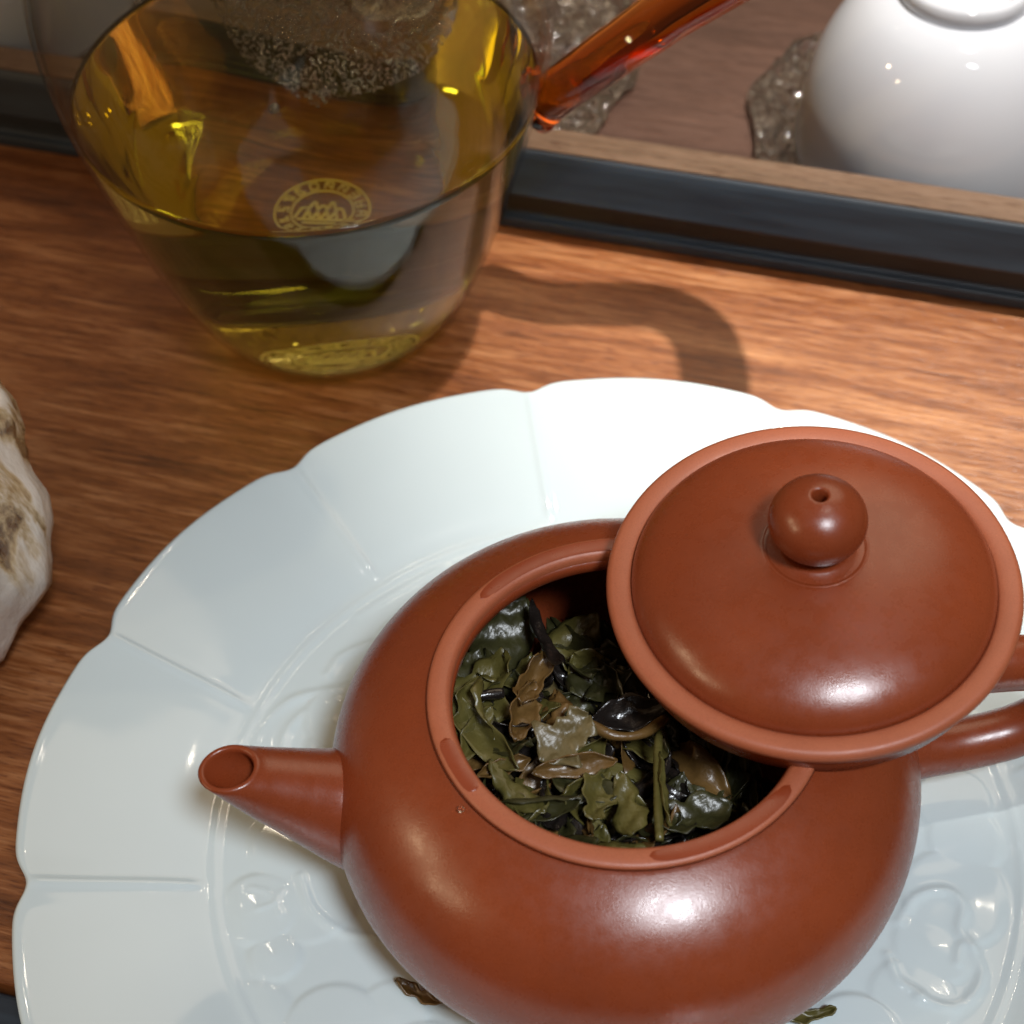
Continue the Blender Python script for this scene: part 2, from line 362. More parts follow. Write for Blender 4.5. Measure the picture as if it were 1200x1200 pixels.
# ------------------------------------------------------------------ plate with twelve lobes and carved well
PC = (0.0143, 0.1444); PH0 = R_(96.77)
def relief(X, Y):
    """carved petals and scrolls in the well, height in metres (local plate coordinates)"""
    H = np.zeros_like(X)
    def loc(px, py):
        p = at(px, py, 0.0056); return p.x - PC[0], p.y - PC[1]
    sc = 0.000132
    def dome(px, py, r, h, edge=0.0007):
        nonlocal H
        x, y = loc(px, py); d = np.hypot(X - x, (Y - y)) - r * sc
        s = np.clip(0.5 - d / (2 * edge), 0, 1); s = s * s * (3 - 2 * s)
        pl = h * (0.55 + 0.45 * np.clip(-d / (r * sc), 0, 1))
        H = np.maximum(H, s * pl)
    def arc(pts, h, wd):
        nonlocal H
        P = spline([loc(*p) for p in pts], 26)
        D = np.full_like(X, 9.0)
        for a, b in zip(P, P[1:]):
            ab = b - a; t = np.clip(((X - a[0]) * ab[0] + (Y - a[1]) * ab[1]) / (ab @ ab + 1e-12), 0, 1)
            D = np.minimum(D, np.hypot(X - a[0] - t * ab[0], Y - a[1] - t * ab[1]))
        H = H + h * np.exp(-(D / wd) ** 2)
    # left: heart-shaped petals
    dome(304, 1066, 46, .0007); dome(322, 1122, 30, .0006); dome(360, 1050, 60, .0004); dome(345, 990, 52, .0005)
    dome(392, 1212, 58, .0007); dome(300, 1190, 40, .0004); dome(460, 1190, 40, .0005)
    arc([(352, 1028), (366, 1066), (400, 1092), (440, 1098)], .00035, .0007)
    arc([(296, 1042), (318, 1050), (330, 1074)], .00018, .0004); arc([(302, 1068), (322, 1060), (330, 1046)], .00015, .0004)
    # upper left: sweeping leaf scrolls
    arc([(290, 905), (300, 860), (340, 822), (404, 806)], .00045, .0009); arc([(330, 905), (334, 862), (362, 832), (400, 820)], .0004, .0008)
    arc([(360, 900), (366, 870), (392, 842)], .00035, .0008); arc([(385, 790), (400, 770), (430, 756), (452, 752)], .0004, .0008)
    arc([(400, 860), (388, 840), (396, 812)], .0004, .0008); arc([(420, 720), (470, 690), (520, 662)], .0003, .0008)
    # right: scalloped petals and a curl
    dome(1118, 940, 46, .0006); dome(1132, 985, 44, .0006); dome(1120, 1052, 62, .0006); dome(1095, 1110, 46, .0005); dome(1070, 1170, 48, .0005)
    arc([(1052, 1080), (1074, 1052), (1108, 1046), (1128, 1064), (1124, 1092), (1140, 1112), (1150, 1150), (1120, 1182), (1076, 1172)], .00045, .0008)
    arc([(1140, 1112), (1126, 1110), (1122, 1130)], .0004, .0007); arc([(1040, 1120), (1052, 1150), (1080, 1168)], .0004, .0008)
    # the hidden part of the well carries the same scrolls
    for k in range(7):
        a = R_(20 + 22 * k); cx, cyy = 0.049 * math.cos(a), 0.049 * math.sin(a)
        d = np.hypot(X - cx, Y - cyy) - 0.0062; s = np.clip(0.5 - d / 0.0014, 0, 1); H = np.maximum(H, s * s * (3 - 2 * s) * .0005)
    for k in range(5):
        a = R_(232 + 20 * k); cx, cyy = 0.048 * math.cos(a), 0.048 * math.sin(a)
        d = np.hypot(X - cx, Y - cyy) - 0.0072; s = np.clip(0.5 - d / 0.0014, 0, 1); H = np.maximum(H, s * s * (3 - 2 * s) * .0006)
    return H
def make_plate():
    na = 1080; ang = np.arange(na) * 2 * math.pi / na
    dphi = (ang - PH0 + math.pi / 12) % (math.pi / 6) - math.pi / 12           # signed angle to the nearest notch
    Ro = 0.0905 + 0.0004 * np.cos(12 * (ang - PH0) + math.pi) - 0.0019 * np.exp(-(dphi / 0.038) ** 2)
    # top profile on the mean radius: (fraction of the outer radius, z)
    rs = np.concatenate([np.linspace(0.0, 0.655, 120)[1:], np.linspace(0.655, 1.0, 70)[1:]])
    pz = lambda s: np.interp(s, [0, .60, .66, .69, .705, .72, .75, .80, .86, .92, .965, .985, 1.0],
                             [.0056, .0056, .0057, .0059, .0062, .0067, .0077, .0091, .0106, .0121, .0133, .0139, .0143])
    S, Aa = np.meshgrid(rs, ang, indexing='ij')
    blend = np.clip((S - .66) / .34, 0, 1)
    Rr = S * (0.0905 * (1 - blend) + Ro[None, :] * blend)
    X, Y = Rr * np.cos(Aa), Rr * np.sin(Aa)
    zz = pz(S)
    k = np.ones(9) / 9
    zz = np.apply_along_axis(lambda c: np.convolve(np.pad(c, 4, 'edge'), k, 'valid'), 0, zz)
    DP = np.broadcast_to(dphi[None, :], S.shape) * Rr
    ribm = np.clip((S - .70) / .03, 0, 1) * np.clip((1.01 - S) / .03, 0, 1)
    zz = zz + ribm * (0.00042 * np.exp(-(DP / 0.00075) ** 2) - 0.00016 * np.exp(-(DP / 0.0022) ** 2))
    # each lobe is very slightly dished
    zz = zz + np.clip((S - .72) / .28, 0, 1) * 0.00045 * (1 - np.cos(12 * (np.broadcast_to(ang[None, :], S.shape) - PH0))) * 0.5 * -0.6
    m = (S < .70)
    H = relief(X, Y); zz = zz + H * np.clip((.675 - S) / .03, 0, 1)
    # a raised line at the foot of the wall
    zz = zz + 0.0002 * np.exp(-((S - .685) / .008) ** 2)
    V = [(0, 0, 0.0056)]; nr = len(rs)
    top = np.stack([X, Y, zz], -1).reshape(-1, 3)
    V += top.tolist()
    F = [(0, 1 + i, 1 + (i + 1) % na) for i in range(na)]
    def strip(a, b):
        for i in range(na):
            j = (i + 1) % na
            F.append((a + i, b + i, b + j, a + j))
    for r in range(nr - 1): strip(1 + r * na, 1 + (r + 1) * na)
    last = 1 + (nr - 1) * na
    # rounded lip and underside
    for s, dz in ((1.006, -.0006), (1.006, -.0014), (0.998, -.0021), (0.97, -.0030), (0.88, -.0048), (0.76, -.0072), (0.68, -.0030 - .0056 + .0044)):
        z0 = float(pz(min(s, 1.0))) if s < 0.99 else .0143
        rr_ = Ro * s; zv = (z0 + (dz if s >= .97 else -.0034)) * np.ones(na)
        o = len(V); V += np.stack([rr_ * np.cos(ang), rr_ * np.sin(ang), zv], -1).tolist(); strip(last, o); last = o
    for rr_, z in ((0.0560, .0026), (0.0552, .0006), (0.0540, .0002), (0.0525, .0006), (0.0518, .0026), (0.02, .0026)):
        o = len(V); V += np.stack([rr_ * np.cos(ang), rr_ * np.sin(ang), z + 0 * ang], -1).tolist(); strip(last, o); last = o
    c = len(V); V.append((0, 0, .0026))
    for i in range(na): F.append((last + i, c, last + (i + 1) % na))
    o = mesh_obj('serving_plate', V, F, M_plate, loc=(PC[0], PC[1], 0.0))
    return tag(o, 'large pale porcelain plate with twelve-lobed rim and carved petals, under the red clay teapot', 'plate')
make_plate()

# ------------------------------------------------------------------ red clay teapot
TX, TY = 0.0149, 0.1415
ZC, RE, HU, HL, EU, EL = 0.0258, 0.0425, 0.0236, 0.0239, 2.497, 2.064
pot = empty('clay_teapot', (TX, TY, 0), 'round red clay teapot standing open on the pale plate', 'teapot')
def body_r(z):
    t = (z - ZC) / HU if z > ZC else (ZC - z) / HL
    e = EU if z > ZC else EL
    return RE * max(0.0, 1 - t ** e) ** (1 / e)
RNECK = 0.0272
zs = list(np.linspace(0.0078, ZC, 22)) + [ZC + HU * math.sin(a) for a in np.linspace(0.05, 1.57, 60)]
outer = []
for z in zs:
    r = body_r(z)
    if r < RNECK: break
    outer.append((r, z))
zneck = ZC + HU * (1 - (RNECK / RE) ** EU) ** (1 / EU)
outer.append((RNECK, zneck))
RF = outer[0][0]
inner = [(0.0240, 0.0440), (0.0250, 0.0425), (0.0300, 0.0410), (0.0345, 0.0370), (0.0380, 0.0310), (0.0388, 0.0250), (0.0360, 0.0170), (0.0290, 0.0120), (0.0150, 0.0100), (0, 0.0100)]
prof = [(0.0, 0.0072), (RF - 0.004, 0.0072), (RF - 0.0034, 0.0060), (RF - 0.0008, 0.0060), (RF - 0.0002, 0.0070)] + outer + [(0.0265, zneck + 0.0001), (0.0240, zneck)] + inner
mesh_obj('body', *lathe(prof, 160), M_clay, pot)
ZR = 0.0474
lip = [(0.0241, zneck - 0.002), (0.0270, zneck - 0.001), (0.02690, zneck + 0.0003), (0.02735, zneck + 0.0007), (0.0275, ZR - 0.0008), (0.0273, ZR - 0.0002), (0.0268, ZR), (0.0250, ZR + 0.0001), (0.0245, ZR - 0.0002), (0.0242, ZR - 0.0008)]
mesh_obj('mouth_rim', *lathe(lip, 160, True), M_rim, pot)
# wet arcs on the rim, where tea has run
def wet_arc(a0, a1):
    n = 40; V, F = [], []
    for i in range(n + 1):
        t = i / n; a = a0 + (a1 - a0) * t; e = min(1, math.sqrt(max(0, 1 - (2 * t - 1) ** 8)) + 0.02)
        rm, hw = 0.02585, 0.00105 * e
        for r, dz in ((rm - hw, .00008), (rm - hw * .6, .00015), (rm + hw * .6, .00011), (rm + hw, .00004)):
            V.append((r * math.cos(a), r * math.sin(a), ZR + dz))
    for i in range(n):
        for k in range(3): F.append((i * 4 + k, i * 4 + 4 + k, i * 4 + 5 + k, i * 4 + 1 + k))
    return mesh_obj('wet_patch', V, F, M_wet, pot)
def az(px, py):
    p = at(px, py, ZR); return math.atan2(p.y - TY, p.x - TX)
wet_arc(R_(80), az(560, 700)); wet_arc(az(523, 865) % 6.2832, az(560, 925) % 6.2832); wet_arc(az(760, 998), az(925, 920))
# spout: rings turn from square-on to level at the tip
AS = R_(186.6); sd = Vector((math.cos(AS), math.sin(AS), 0)); st = Vector((-sd.y, sd.x, 0)); ez = Vector((0, 0, 1))
def spout():
    n = 40; V, F = [], []
    cen = spline([(0.0335, 0.0235), (0.0385, 0.0268), (0.0440, 0.0312), (0.0500, 0.0362), (0.0552, 0.0408)], 26)
    rad = spline([(0.0104,), (0.0090,), (0.0070,), (0.0053,), (0.0039,)], 26)[:, 0]
    m = len(cen)
    for k in range(m):
        t = k / (m - 1)
        tilt = R_(62) * (1 - t ** 1.4) + R_(4) * t ** 1.4           # ring plane: angle of its normal from vertical
        nrm = sd * math.sin(tilt) + ez * math.cos(tilt); b = st.cross(nrm).normalized()
        lng = 1.0 + 0.12 * t
        c = sd * cen[k][0] + ez * cen[k][1]
        flare = 1 + 0.10 * max(0, 1 - t * 7)
        for i in range(n):
            a = 2 * math.pi * i / n
            V.append(c + st * (rad[k] * flare * math.cos(a)) + b * (rad[k] * lng * flare * math.sin(a)))
    for k in range(m - 1):
        for i in range(n):
            j = (i + 1) % n; F.append((k * n + i, k * n + j, (k + 1) * n + j, (k + 1) * n + i))
    last = (m - 1) * n
    tipc = sd * cen[-1][0] + ez * cen[-1][1]; tilt = R_(4); nrm = sd * math.sin(tilt) + ez * math.cos(tilt); b = st.cross(nrm).normalized()
    back = (sd * (cen[-1][0] - cen[-6][0]) + ez * (cen[-1][1] - cen[-6][1])).normalized()
    r = rad[-1]
    for fr, up_, dn in ((0.955, .00022, 0), (0.86, .0003, 0), (0.79, .0001, 0), (0.76, -.0005, 0), (0.72, 0, .005), (0.64, 0, .012), (0.5, 0, .022)):
        o = len(V)
        for i in range(n):
            a = 2 * math.pi * i / n
            V.append(tipc + nrm * up_ - back * dn + st * (r * fr * math.cos(a)) + b * (r * fr * 1.12 * math.sin(a)))
        for i in range(n):
            j = (i + 1) % n; F.append((last + i, last + j, o + j, o + i))
        last = o
    V.append(tipc - back * .024); c = len(V) - 1
    for i in range(n): F.append((last + i, last + (i + 1) % n, c))
    return V, F
mesh_obj('spout', *spout(), M_clay, pot)
AH = R_(9); hd = Vector((math.cos(AH), math.sin(AH), 0)); hs = Vector((-hd.y, hd.x, 0))
hp = spline([(0.0350, 0.0375), (0.0430, 0.0388), (0.0530, 0.0388), (0.0625, 0.0365), (0.0680, 0.0310), (0.0675, 0.0245), (0.0620, 0.0200), (0.0540, 0.0185), (0.0460, 0.0188), (0.0380, 0.0200)], 60)
hr = [0.0042 + 0.0012 * (math.exp(-(i / 6) ** 2) + math.exp(-((59 - i) / 6) ** 2)) for i in range(60)]
mesh_obj('handle', *tube([hd * a + ez * b for a, b in hp], hr, 28, 0.95, True, hs), M_clay, pot)

# ------------------------------------------------------------------ the lid, set aside on the rim and handle
lid = empty('teapot_lid', (0.0413, 0.1544, 0.0544), 'red clay lid with round pierced knob, resting askew across the teapot mouth', 'lid')
ln = Vector((-0.055, -0.032, 1)).normalized(); lid.rotation_mode = 'QUATERNION'; lid.rotation_quaternion = Vector((0, 0, 1)).rotation_difference(ln)
RL = 0.0286
dome = [(0.0251 * math.cos(a), -0.0009 + 0.0086 * math.sin(a) ** 0.95) for a in np.linspace(0.0, math.pi / 2, 48)]
cov = [(0.0, -0.0040), (0.0222, -0.0040), (0.0224, -0.0038), (RL - 0.0018, -0.0030), (RL - 0.0010, -0.0020), (RL - 0.0012, -0.0010), (0.0255, -0.0010)] + [(r, z) for r, z in dome if r > 0.0062] + [(0.0062, 0.0071), (0.0, 0.0071)]
mesh_obj('cover', *lathe(cov, 160), M_clay, lid)
ringp = [(RL - 0.0020, -0.0030), (RL - 0.0007, -0.0026), (RL - 0.0001, -0.0018), (RL, -0.0010), (RL - 0.0003, -0.0003), (RL - 0.0009, 0.0), (0.0260, -0.0003), (0.0255, -0.0004), (0.0250, -0.0008)]
mesh_obj('edge_band', *lathe(ringp, 160, True), M_rim, lid)
fl = [(0.0225, -0.0026), (0.0276, -0.0026), (0.0270, -0.0050), (0.0266, -0.0070), (0.0259, -0.0077), (0.0240, -0.0077), (0.0230, -0.0070)]
mesh_obj('flange', *lathe(fl, 128, True), M_clay, lid)
kb = []
kz, kr, kh = 0.0129, 0.0066, 0.0053
kb = [(0.0, 0.0068), (0.0046, 0.0068)]
for a in np.linspace(-0.93, 1.36, 40): kb.append((kr * math.cos(a) ** 0.92, kz + kh * math.sin(a)))
kb += [(0.00125, kz + kh * 0.985), (0.00105, kz + kh * 0.95), (0.0010, kz + 0.003), (0.0009, kz - 0.003), (0.0, kz - 0.003)]
mesh_obj('knob', *lathe(kb, 96), M_clay, lid)
mesh_obj('knob_collar', *lathe([(0.0040, 0.0068), (0.0074, 0.0066), (0.0075, 0.0071), (0.0071, 0.0074), (0.0062, 0.0073), (0.0052, 0.0078), (0.0042, 0.0082)], 96, True), M_clay, lid)

# ------------------------------------------------------------------ wet leaves in the pot
pile = empty('steeped_leaves', (TX, TY, 0.0105), 'heap of wet crumpled green and brown leaves inside the open teapot', 'tea leaves')
rngL = random.Random(21)
def leaf_mesh(Ln, Wd, curl, bend, twist, torn, rng, nu=17, nv=9):
    V, F = [], []
    ph = [rng.uniform(0, 6.28) for _ in range(4)]
    for i in range(nu):
        u = -1 + 2 * i / (nu - 1)
        w_ = Wd * max(0.06, (1 - abs(u) ** 2.2) ** 0.75) * (1 + torn * 0.35 * math.sin(5 * u + ph[0]) + torn * 0.2 * math.sin(11 * u + ph[1]))
        th = bend * u; base = Vector(((math.sin(th) / bend if abs(bend) > 1e-3 else u) * Ln, 0, ((1 - math.cos(th)) / bend if abs(bend) > 1e-3 else 0) * Ln))
        tw = twist * u
        for j in range(nv):
            v = -1 + 2 * j / (nv - 1); c = curl * (1 + 0.3 * math.sin(3 * u + ph[2]))
            y = (math.sin(c * v) / c) * w_; z = ((1 - math.cos(c * v)) / c) * w_
            z += Wd * (0.10 * math.sin(9 * u + 4 * v + ph[3]) + 0.06 * math.sin(17 * u - 6 * v + ph[0]) - 0.12 * math.exp(-(v * 4) ** 2))
            y, z = y * math.cos(tw) - z * math.sin(tw), y * math.sin(tw) + z * math.cos(tw)
            V.append(base + Vector((0, y, z)))
    for i in range(nu - 1):
        for j in range(nv - 1): F.append((i * nv + j, i * nv + j + 1, (i + 1) * nv + j + 1, (i + 1) * nv + j))
    return V, F
def put_leaf(pos, rot, mat, Ln, Wd, curl, bend, twist, torn, parent=pile, name='leaf', off=None):
    V, F = leaf_mesh(Ln, Wd, curl, bend, twist, torn, rngL)
    o = mesh_obj(name, V, F, mat, parent)
    o.location = Vector(pos) - Vector(parent.location) if parent else Vector(pos)
    o.rotation_euler = rot
    s = o.modifiers.new('thickness', 'SOLIDIFY'); s.thickness = 0.00016; s.offset = 0
    return o
for i in range(150):
    a = rngL.uniform(0, 6.283); rr = 0.0235 * math.sqrt(rngL.random())
    x, y = TX + rr * math.cos(a), TY + rr * math.sin(a)
    slope = (-(x - TX) * 0.30 - (y - TY) * 0.16)
    z = 0.0245 + slope + 0.0075 * rngL.random() ** 0.8
    z = max(0.014, min(z, 0.040))
    mt = rngL.choices(M_leaf, (0.38, 0.22, 0.14, 0.22, 0.04))[0]
    Ln = rngL.uniform(0.0050, 0.0100); Wd = rngL.uniform(0.0022, 0.0050)
    put_leaf((x * .93 + TX * .07, y * .93 + TY * .07, z), (rngL.uniform(-0.8, 0.8), rngL.uniform(-0.6, 0.6), rngL.uniform(0, 6.28)), mt, Ln, Wd, rngL.choice((-1, 1)) * rngL.uniform(0.5, 2.2), rngL.uniform(-1, 1), rngL.uniform(-0.8, 0.8), rngL.uniform(0, 1))
# the leaves that stand out, by where they lie
def key(px, py, z, rot, mi, Ln, Wd, curl, bend, twist, torn): put_leaf(at(px, py, z), tuple(R_(x) for x in rot), M_leaf[mi], Ln, Wd, curl, bend, twist, torn)
key(640, 748, 0.0395, (10, 14, 106), 3, 0.0078, 0.0026, -2.3, 0.4, 0.2, 0.3)
key(590, 745, 0.0335, (15, -10, 60), 0, 0.0070, 0.0050, -0.5, 0.3, 0.1, 0.2)
key(560, 800, 0.0340, (-12, 6, 80), 0, 0.0060, 0.0040, 0.6, 0.3, 0.1, 0.3)
key(608, 838, 0.0385, (35, 8, 76), 2, 0.0060, 0.0030, 1.2, 0.5, 0.2, 0.6)
key(645, 838, 0.0375, (-40, 4, 84), 2, 0.0052, 0.0026, -1.0, -0.3, 0.2, 0.8)
key(662, 866, 0.0410, (12, -14, 40), 4, 0.0048, 0.0036, 0.4, 0.3, 0.2, 1.0)
key(672, 895, 0.0395, (50, 0, 8), 2, 0.0062, 0.0020, 0.9, 0.5, 0.1, 0.3)
key(556, 862, 0.0375, (30, 0, 66), 1, 0.0052, 0.0020, 0.7, 0.3, 0.3, 0.3)
key(605, 925, 0.0385, (15, 0, 130), 1, 0.0058, 0.0024, -1.0, 0.3, 0.3, 0.4)
key(645, 945, 0.0375, (0, 10, 100), 3, 0.0048, 0.0026, -1.6, 0.3, 0.3, 0.6)
key(700, 935, 0.0385, (20, 10, 75), 1, 0.0050, 0.0028, 0.8, 0.4, 0.3, 0.8)
key(735, 945, 0.0390, (-15, 0, 95), 1, 0.0052, 0.0024, -0.8, 0.4, 0.2, 0.9)
key(810, 960, 0.0365, (-5, 10, 20), 0, 0.0062, 0.0034, 0.7, 0.4, 0.2, 0.4)
key(680, 920, 0.0375, (5, 0, 150), 0, 0.0058, 0.0032, 0.6, 0.4, 0.2, 0.4)
key(775, 925, 0.0385, (70, 0, 92), 1, 0.0060, 0.0014, 0.9, 0.2, 0.1, 0.2)
key(588, 900, 0.0375, (30, 0, 20), 2, 0.0042, 0.0018, 1.6, 0.4, 0.3, 0.8)
key(738, 838, 0.0368, (20, 0, 12), 3, 0.0062, 0.0030, 1.3, 0.6, 0.2, 0.3)
key(622, 800, 0.0380, (20, 10, 70), 2, 0.0060, 0.0028, 1.5, 0.5, 0.3, 0.7)
key(705, 800, 0.0330, (0, 10, 60), 0, 0.0050, 0.0026, -1.2, 0.4, 0.3, 0.8)
# twigs
def twig(pts, r, mi):
    P = [at(*p) - Vector(pile.location) for p in pts]
    S = spline([tuple(p) for p in P], 20)
    return mesh_obj('stem', *tube([Vector(s) for s in S], [r * (0.95 + 0.12 * math.sin(k * 0.5)) for k in range(20)], 10), M_leaf[mi], pile)
twig([(690, 848, 0.0400), (720, 862, 0.0398), (752, 860, 0.0390), (780, 842, 0.0375)], 0.00075, 2)
twig([(772, 858, 0.0375), (770, 920, 0.0385), (773, 985, 0.0390)], 0.0006, 1)
twig([(535, 826, 0.0375), (560, 816, 0.0380), (590, 812, 0.0375)], 0.0008, 3)

# bits of leaf on the plate at the foot of the pot
def scrap(px, py, rz, mi, label):
    V, F = leaf_mesh(0.0042, 0.0013, 1.2, 0.7, 0.5, 0.9, random.Random(int(px)))
    o = mesh_obj('leaf_scrap', V, F, M_leaf[mi], None); p = at(px, py, 0.0066); o.location = p; o.rotation_euler.z = rz
    s = o.modifiers.new('thickness', 'SOLIDIFY'); s.thickness = 0.0003; s.offset = 0
    tag(o, label, 'leaf scrap', 'leaf scraps on the plate')
scrap(492, 1166, R_(-28), 2, 'brown curled leaf scrap on the plate, on the spout side of the pot')
scrap(948, 1192, R_(10), 1, 'olive leaf scrap on the plate, on the handle side of the pot')

# ------------------------------------------------------------------ glass pitcher
GX, GY = -0.0348, 0.2720
pit = empty('glass_pitcher', (GX, GY, 0), 'clear glass pitcher half full of golden tea with an amber glass handle', 'pitcher')
po = spline([(0.0195, 0.0004), (0.0222, 0.0012), (0.0254, 0.0052), (0.0290, 0.0110), (0.0322, 0.0185), (0.0350, 0.0265), (0.0377, 0.0355), (0.0404, 0.0450), (0.0430, 0.0550), (0.0449, 0.0650), (0.0456, 0.0750), (0.0450, 0.0850), (0.0440, 0.0960), (0.0428, 0.1070), (0.0420, 0.1170), (0.0424, 0.1260)], 110)
WALL = 0.0010
def inner_of(po, wall, zb):
    out = []
    for k in range(len(po)):
        a, b = po[max(k - 1, 0)], po[min(k + 1, len(po) - 1)]; t = (b - a) / np.linalg.norm(b - a)
        p = po[k] + wall * np.array([-t[1], t[0]])
        if p[1] > zb: out.append(tuple(p))
    return out
pin = inner_of(po, WALL, 0.0075)
base = [(0.0, 0.0016), (0.012, 0.0014), (0.0175, 0.0006)]
floor_ = [(pin[0][0] - 0.0010, 0.0055), (pin[0][0] - 0.0035, 0.0038), (0.016, 0.0033), (0.008, 0.0032), (0.0, 0.0032)]
gprof = base + [tuple(p) for p in po] + [(po[-1][0] - 0.0004, 0.1266), (po[-1][0] - 0.0012, 0.1266)] + pin[::-1] + floor_
gb = mesh_obj('glass_body', *lathe(gprof, 192), M_glass, pit)
TZ = 0.0555
ov = 0.00025
tin = [(r + ov, z) for r, z in pin if z < TZ - 0.0006]
tea_prof = [(0.0, 0.0030), (0.008, 0.0030), (0.016, 0.0031), (pin[0][0] - 0.0034, 0.0035), (pin[0][0] - 0.0008, 0.0052)] + tin
rt_ = np.interp(TZ, [p[1] for p in pin], [p[0] for p in pin])
tea_prof += [(rt_ + ov, TZ + 0.00015), (rt_ - 0.0006, TZ + 0.00005), (rt_ - 0.0016, TZ + 0.00001), (rt_ - 0.004, TZ), (rt_ * 0.5, TZ), (0, TZ)]
tea = mesh_obj('tea', *lathe(tea_prof, 192), M_tea, loc=(GX, GY, 0)); tag(tea, 'clear golden tea filling the lower half of the glass pitcher', 'tea')
# handle, in a plane through the axis
def hpt(px, py, z): p = at(px, py, z); return (p.x - GX, p.y - GY, p.z)
hpts = [hpt(630, 122, 0.0465), hpt(645, 113, 0.0485), hpt(680, 88, 0.0550), hpt(740, 46, 0.0640), hpt(800, 6, 0.0710),
        (0.0825, -0.0055, 0.0820), (0.0910, -0.0125, 0.0900), (0.0940, -0.0235, 0.0965), (0.0936, -0.0320, 0.1000)]
HPATH = spline(hpts, 90)
def ribbon_tube(path, hw, ht, n=36):
    V, F = [], []; m = len(path)
    for k in range(m):
        p = Vector(path[k]); t = (Vector(path[min(k + 1, m - 1)]) - Vector(path[max(k - 1, 0)])).normalized()
        sdw = t.cross(ez).normalized(); b = sdw.cross(t)
        e = min(1.0, math.sqrt(max(0.0, 1 - max(0, (k - (m - 9)) / 8.0) ** 2)) + 0.03)
        fl_ = 1 + 0.12 * math.exp(-(k / 9) ** 2)
        for i in range(n):
            a = 2 * math.pi * i / n
            V.append(p + sdw * (hw * e * fl_ * math.cos(a)) - b * (ht * e * fl_ * math.sin(a)))
    for k in range(m - 1):
        for i in range(n):
            j = (i + 1) % n; F.append((k * n + i, k * n + j, (k + 1) * n + j, (k + 1) * n + i))
    V.append(Vector(path[0])); V.append(Vector(path[-1])); a, b = len(V) - 2, len(V) - 1
    for i in range(n):
        j = (i + 1) % n; F.append((a, j, i)); F.append((b, (m - 1) * n + i, (m - 1) * n + j))
    return V, F
hb = mesh_obj('handle', *ribbon_tube(HPATH, 0.0062, 0.0044), M_amber, pit)

# etched round emblem on the inside of the base: ring of small characters around a crest
M_etch = plain('etched_mark', (0.75, 0.72, 0.62), 0.6)
def emblem():
    V, F = [], []
    z0, z1 = 0.0034, 0.0037
    def ring(r0, r1, n=72):
        o = len(V)
        for i in range(n):
            a = 2 * math.pi * i / n
            for r, z in ((r0, z0), (r1, z0), (r1, z1), (r0, z1)): V.append((r * math.cos(a), r * math.sin(a), z))
        for i in range(n):
            j = (i + 1) % n
            for k in range(4):
                l = (k + 1) % 4; F.append((o + i * 4 + k, o + j * 4 + k, o + j * 4 + l, o + i * 4 + l))
    def stroke(p, q, wd):
        p, q = Vector((*p, 0)), Vector((*q, 0)); t = (q - p).normalized(); s = Vector((-t.y, t.x, 0)) * wd * .5
        o = len(V)
        for c in (p - s, q - s, q + s, p + s): V.append((c.x, c.y, z0))
        for c in (p - s, q - s, q + s, p + s): V.append((c.x, c.y, z1))
        for f in ((0, 3, 2, 1), (4, 5, 6, 7), (0, 1, 5, 4), (1, 2, 6, 5), (2, 3, 7, 6), (3, 0, 4, 7)): F.append(tuple(i + o for i in f))
    ring(0.0108, 0.01125); ring(0.0070, 0.0074)
    rng = random.Random(4)
    for k in range(16):
        a = 2 * math.pi * k / 16; e = Vector((math.cos(a), math.sin(a))); t = Vector((-e.y, e.x)); c = e * 0.0091
        def P(x, y): return (c + t * (x * 0.0009) + e * (y * 0.0011))
        for s in rng.sample([((-1, -1), (-1, 1)), ((1, -1), (1, 1)), ((-1, 1), (1, 1)), ((-1, 0), (1, 0)), ((-1, -1), (1, -1)), ((0, -1), (0, 1)), ((-1, -1), (1, 1))], 4):
            stroke(P(*s[0]), P(*s[1]), 0.00034)
    # crest: a range of rounded ridges
    for k, (x, hgt) in enumerate(((-0.0042, 0.0022), (-0.0022, 0.0044), (0.0, 0.0034), (0.0020, 0.0048), (0.0040, 0.0026))):
        pts = spline([(x - 0.0019, -0.0026), (x - 0.0008, hgt * .35), (x, hgt - 0.0012), (x + 0.0008, hgt * .3), (x + 0.0019, -0.0026)], 9)
        for a, b in zip(pts, pts[1:]): stroke(a, b, 0.00065)
    stroke((-0.0055, -0.0030), (0.0055, -0.0030), 0.0007); stroke((-0.0040, -0.0044), (0.0040, -0.0044), 0.0006)
    return V, F
em = mesh_obj('etched_emblem', *emblem(), M_etch, pit, smooth=False); em.rotation_euler.z = R_(-8); em.scale = (0.84, 0.84, 1)

# froth of fine bubbles floating on the tea
def froth_mat():
    m = bpy.data.materials.new('froth'); m.use_nodes = True; nt = m.node_tree; nt.nodes.clear()
    o = N(nt, 'ShaderNodeOutputMaterial'); mix = N(nt, 'ShaderNodeMixShader'); mix2 = N(nt, 'ShaderNodeMixShader'); g = N(nt, 'ShaderNodeBsdfGlossy'); t = N(nt, 'ShaderNodeBsdfTransparent'); d = N(nt, 'ShaderNodeBsdfDiffuse')
    g.inputs['Roughness'].default_value = 0.08; g.inputs[0].default_value = (0.95, 0.85, 0.62, 1); t.inputs[0].default_value = (0.42, 0.36, 0.28, 1); d.inputs[0].default_value = (0.11, 0.08, 0.05, 1)
    mix.inputs[0].default_value = 0.22; mix2.inputs[0].default_value = 0.25
    nt.links.new(t.outputs[0], mix.inputs[1]); nt.links.new(g.outputs[0], mix.inputs[2])
    nt.links.new(mix.outputs[0], mix2.inputs[1]); nt.links.new(d.outputs[0], mix2.inputs[2]); nt.links.new(mix2.outputs[0], o.inputs[0]); return m
M_froth = froth_mat()
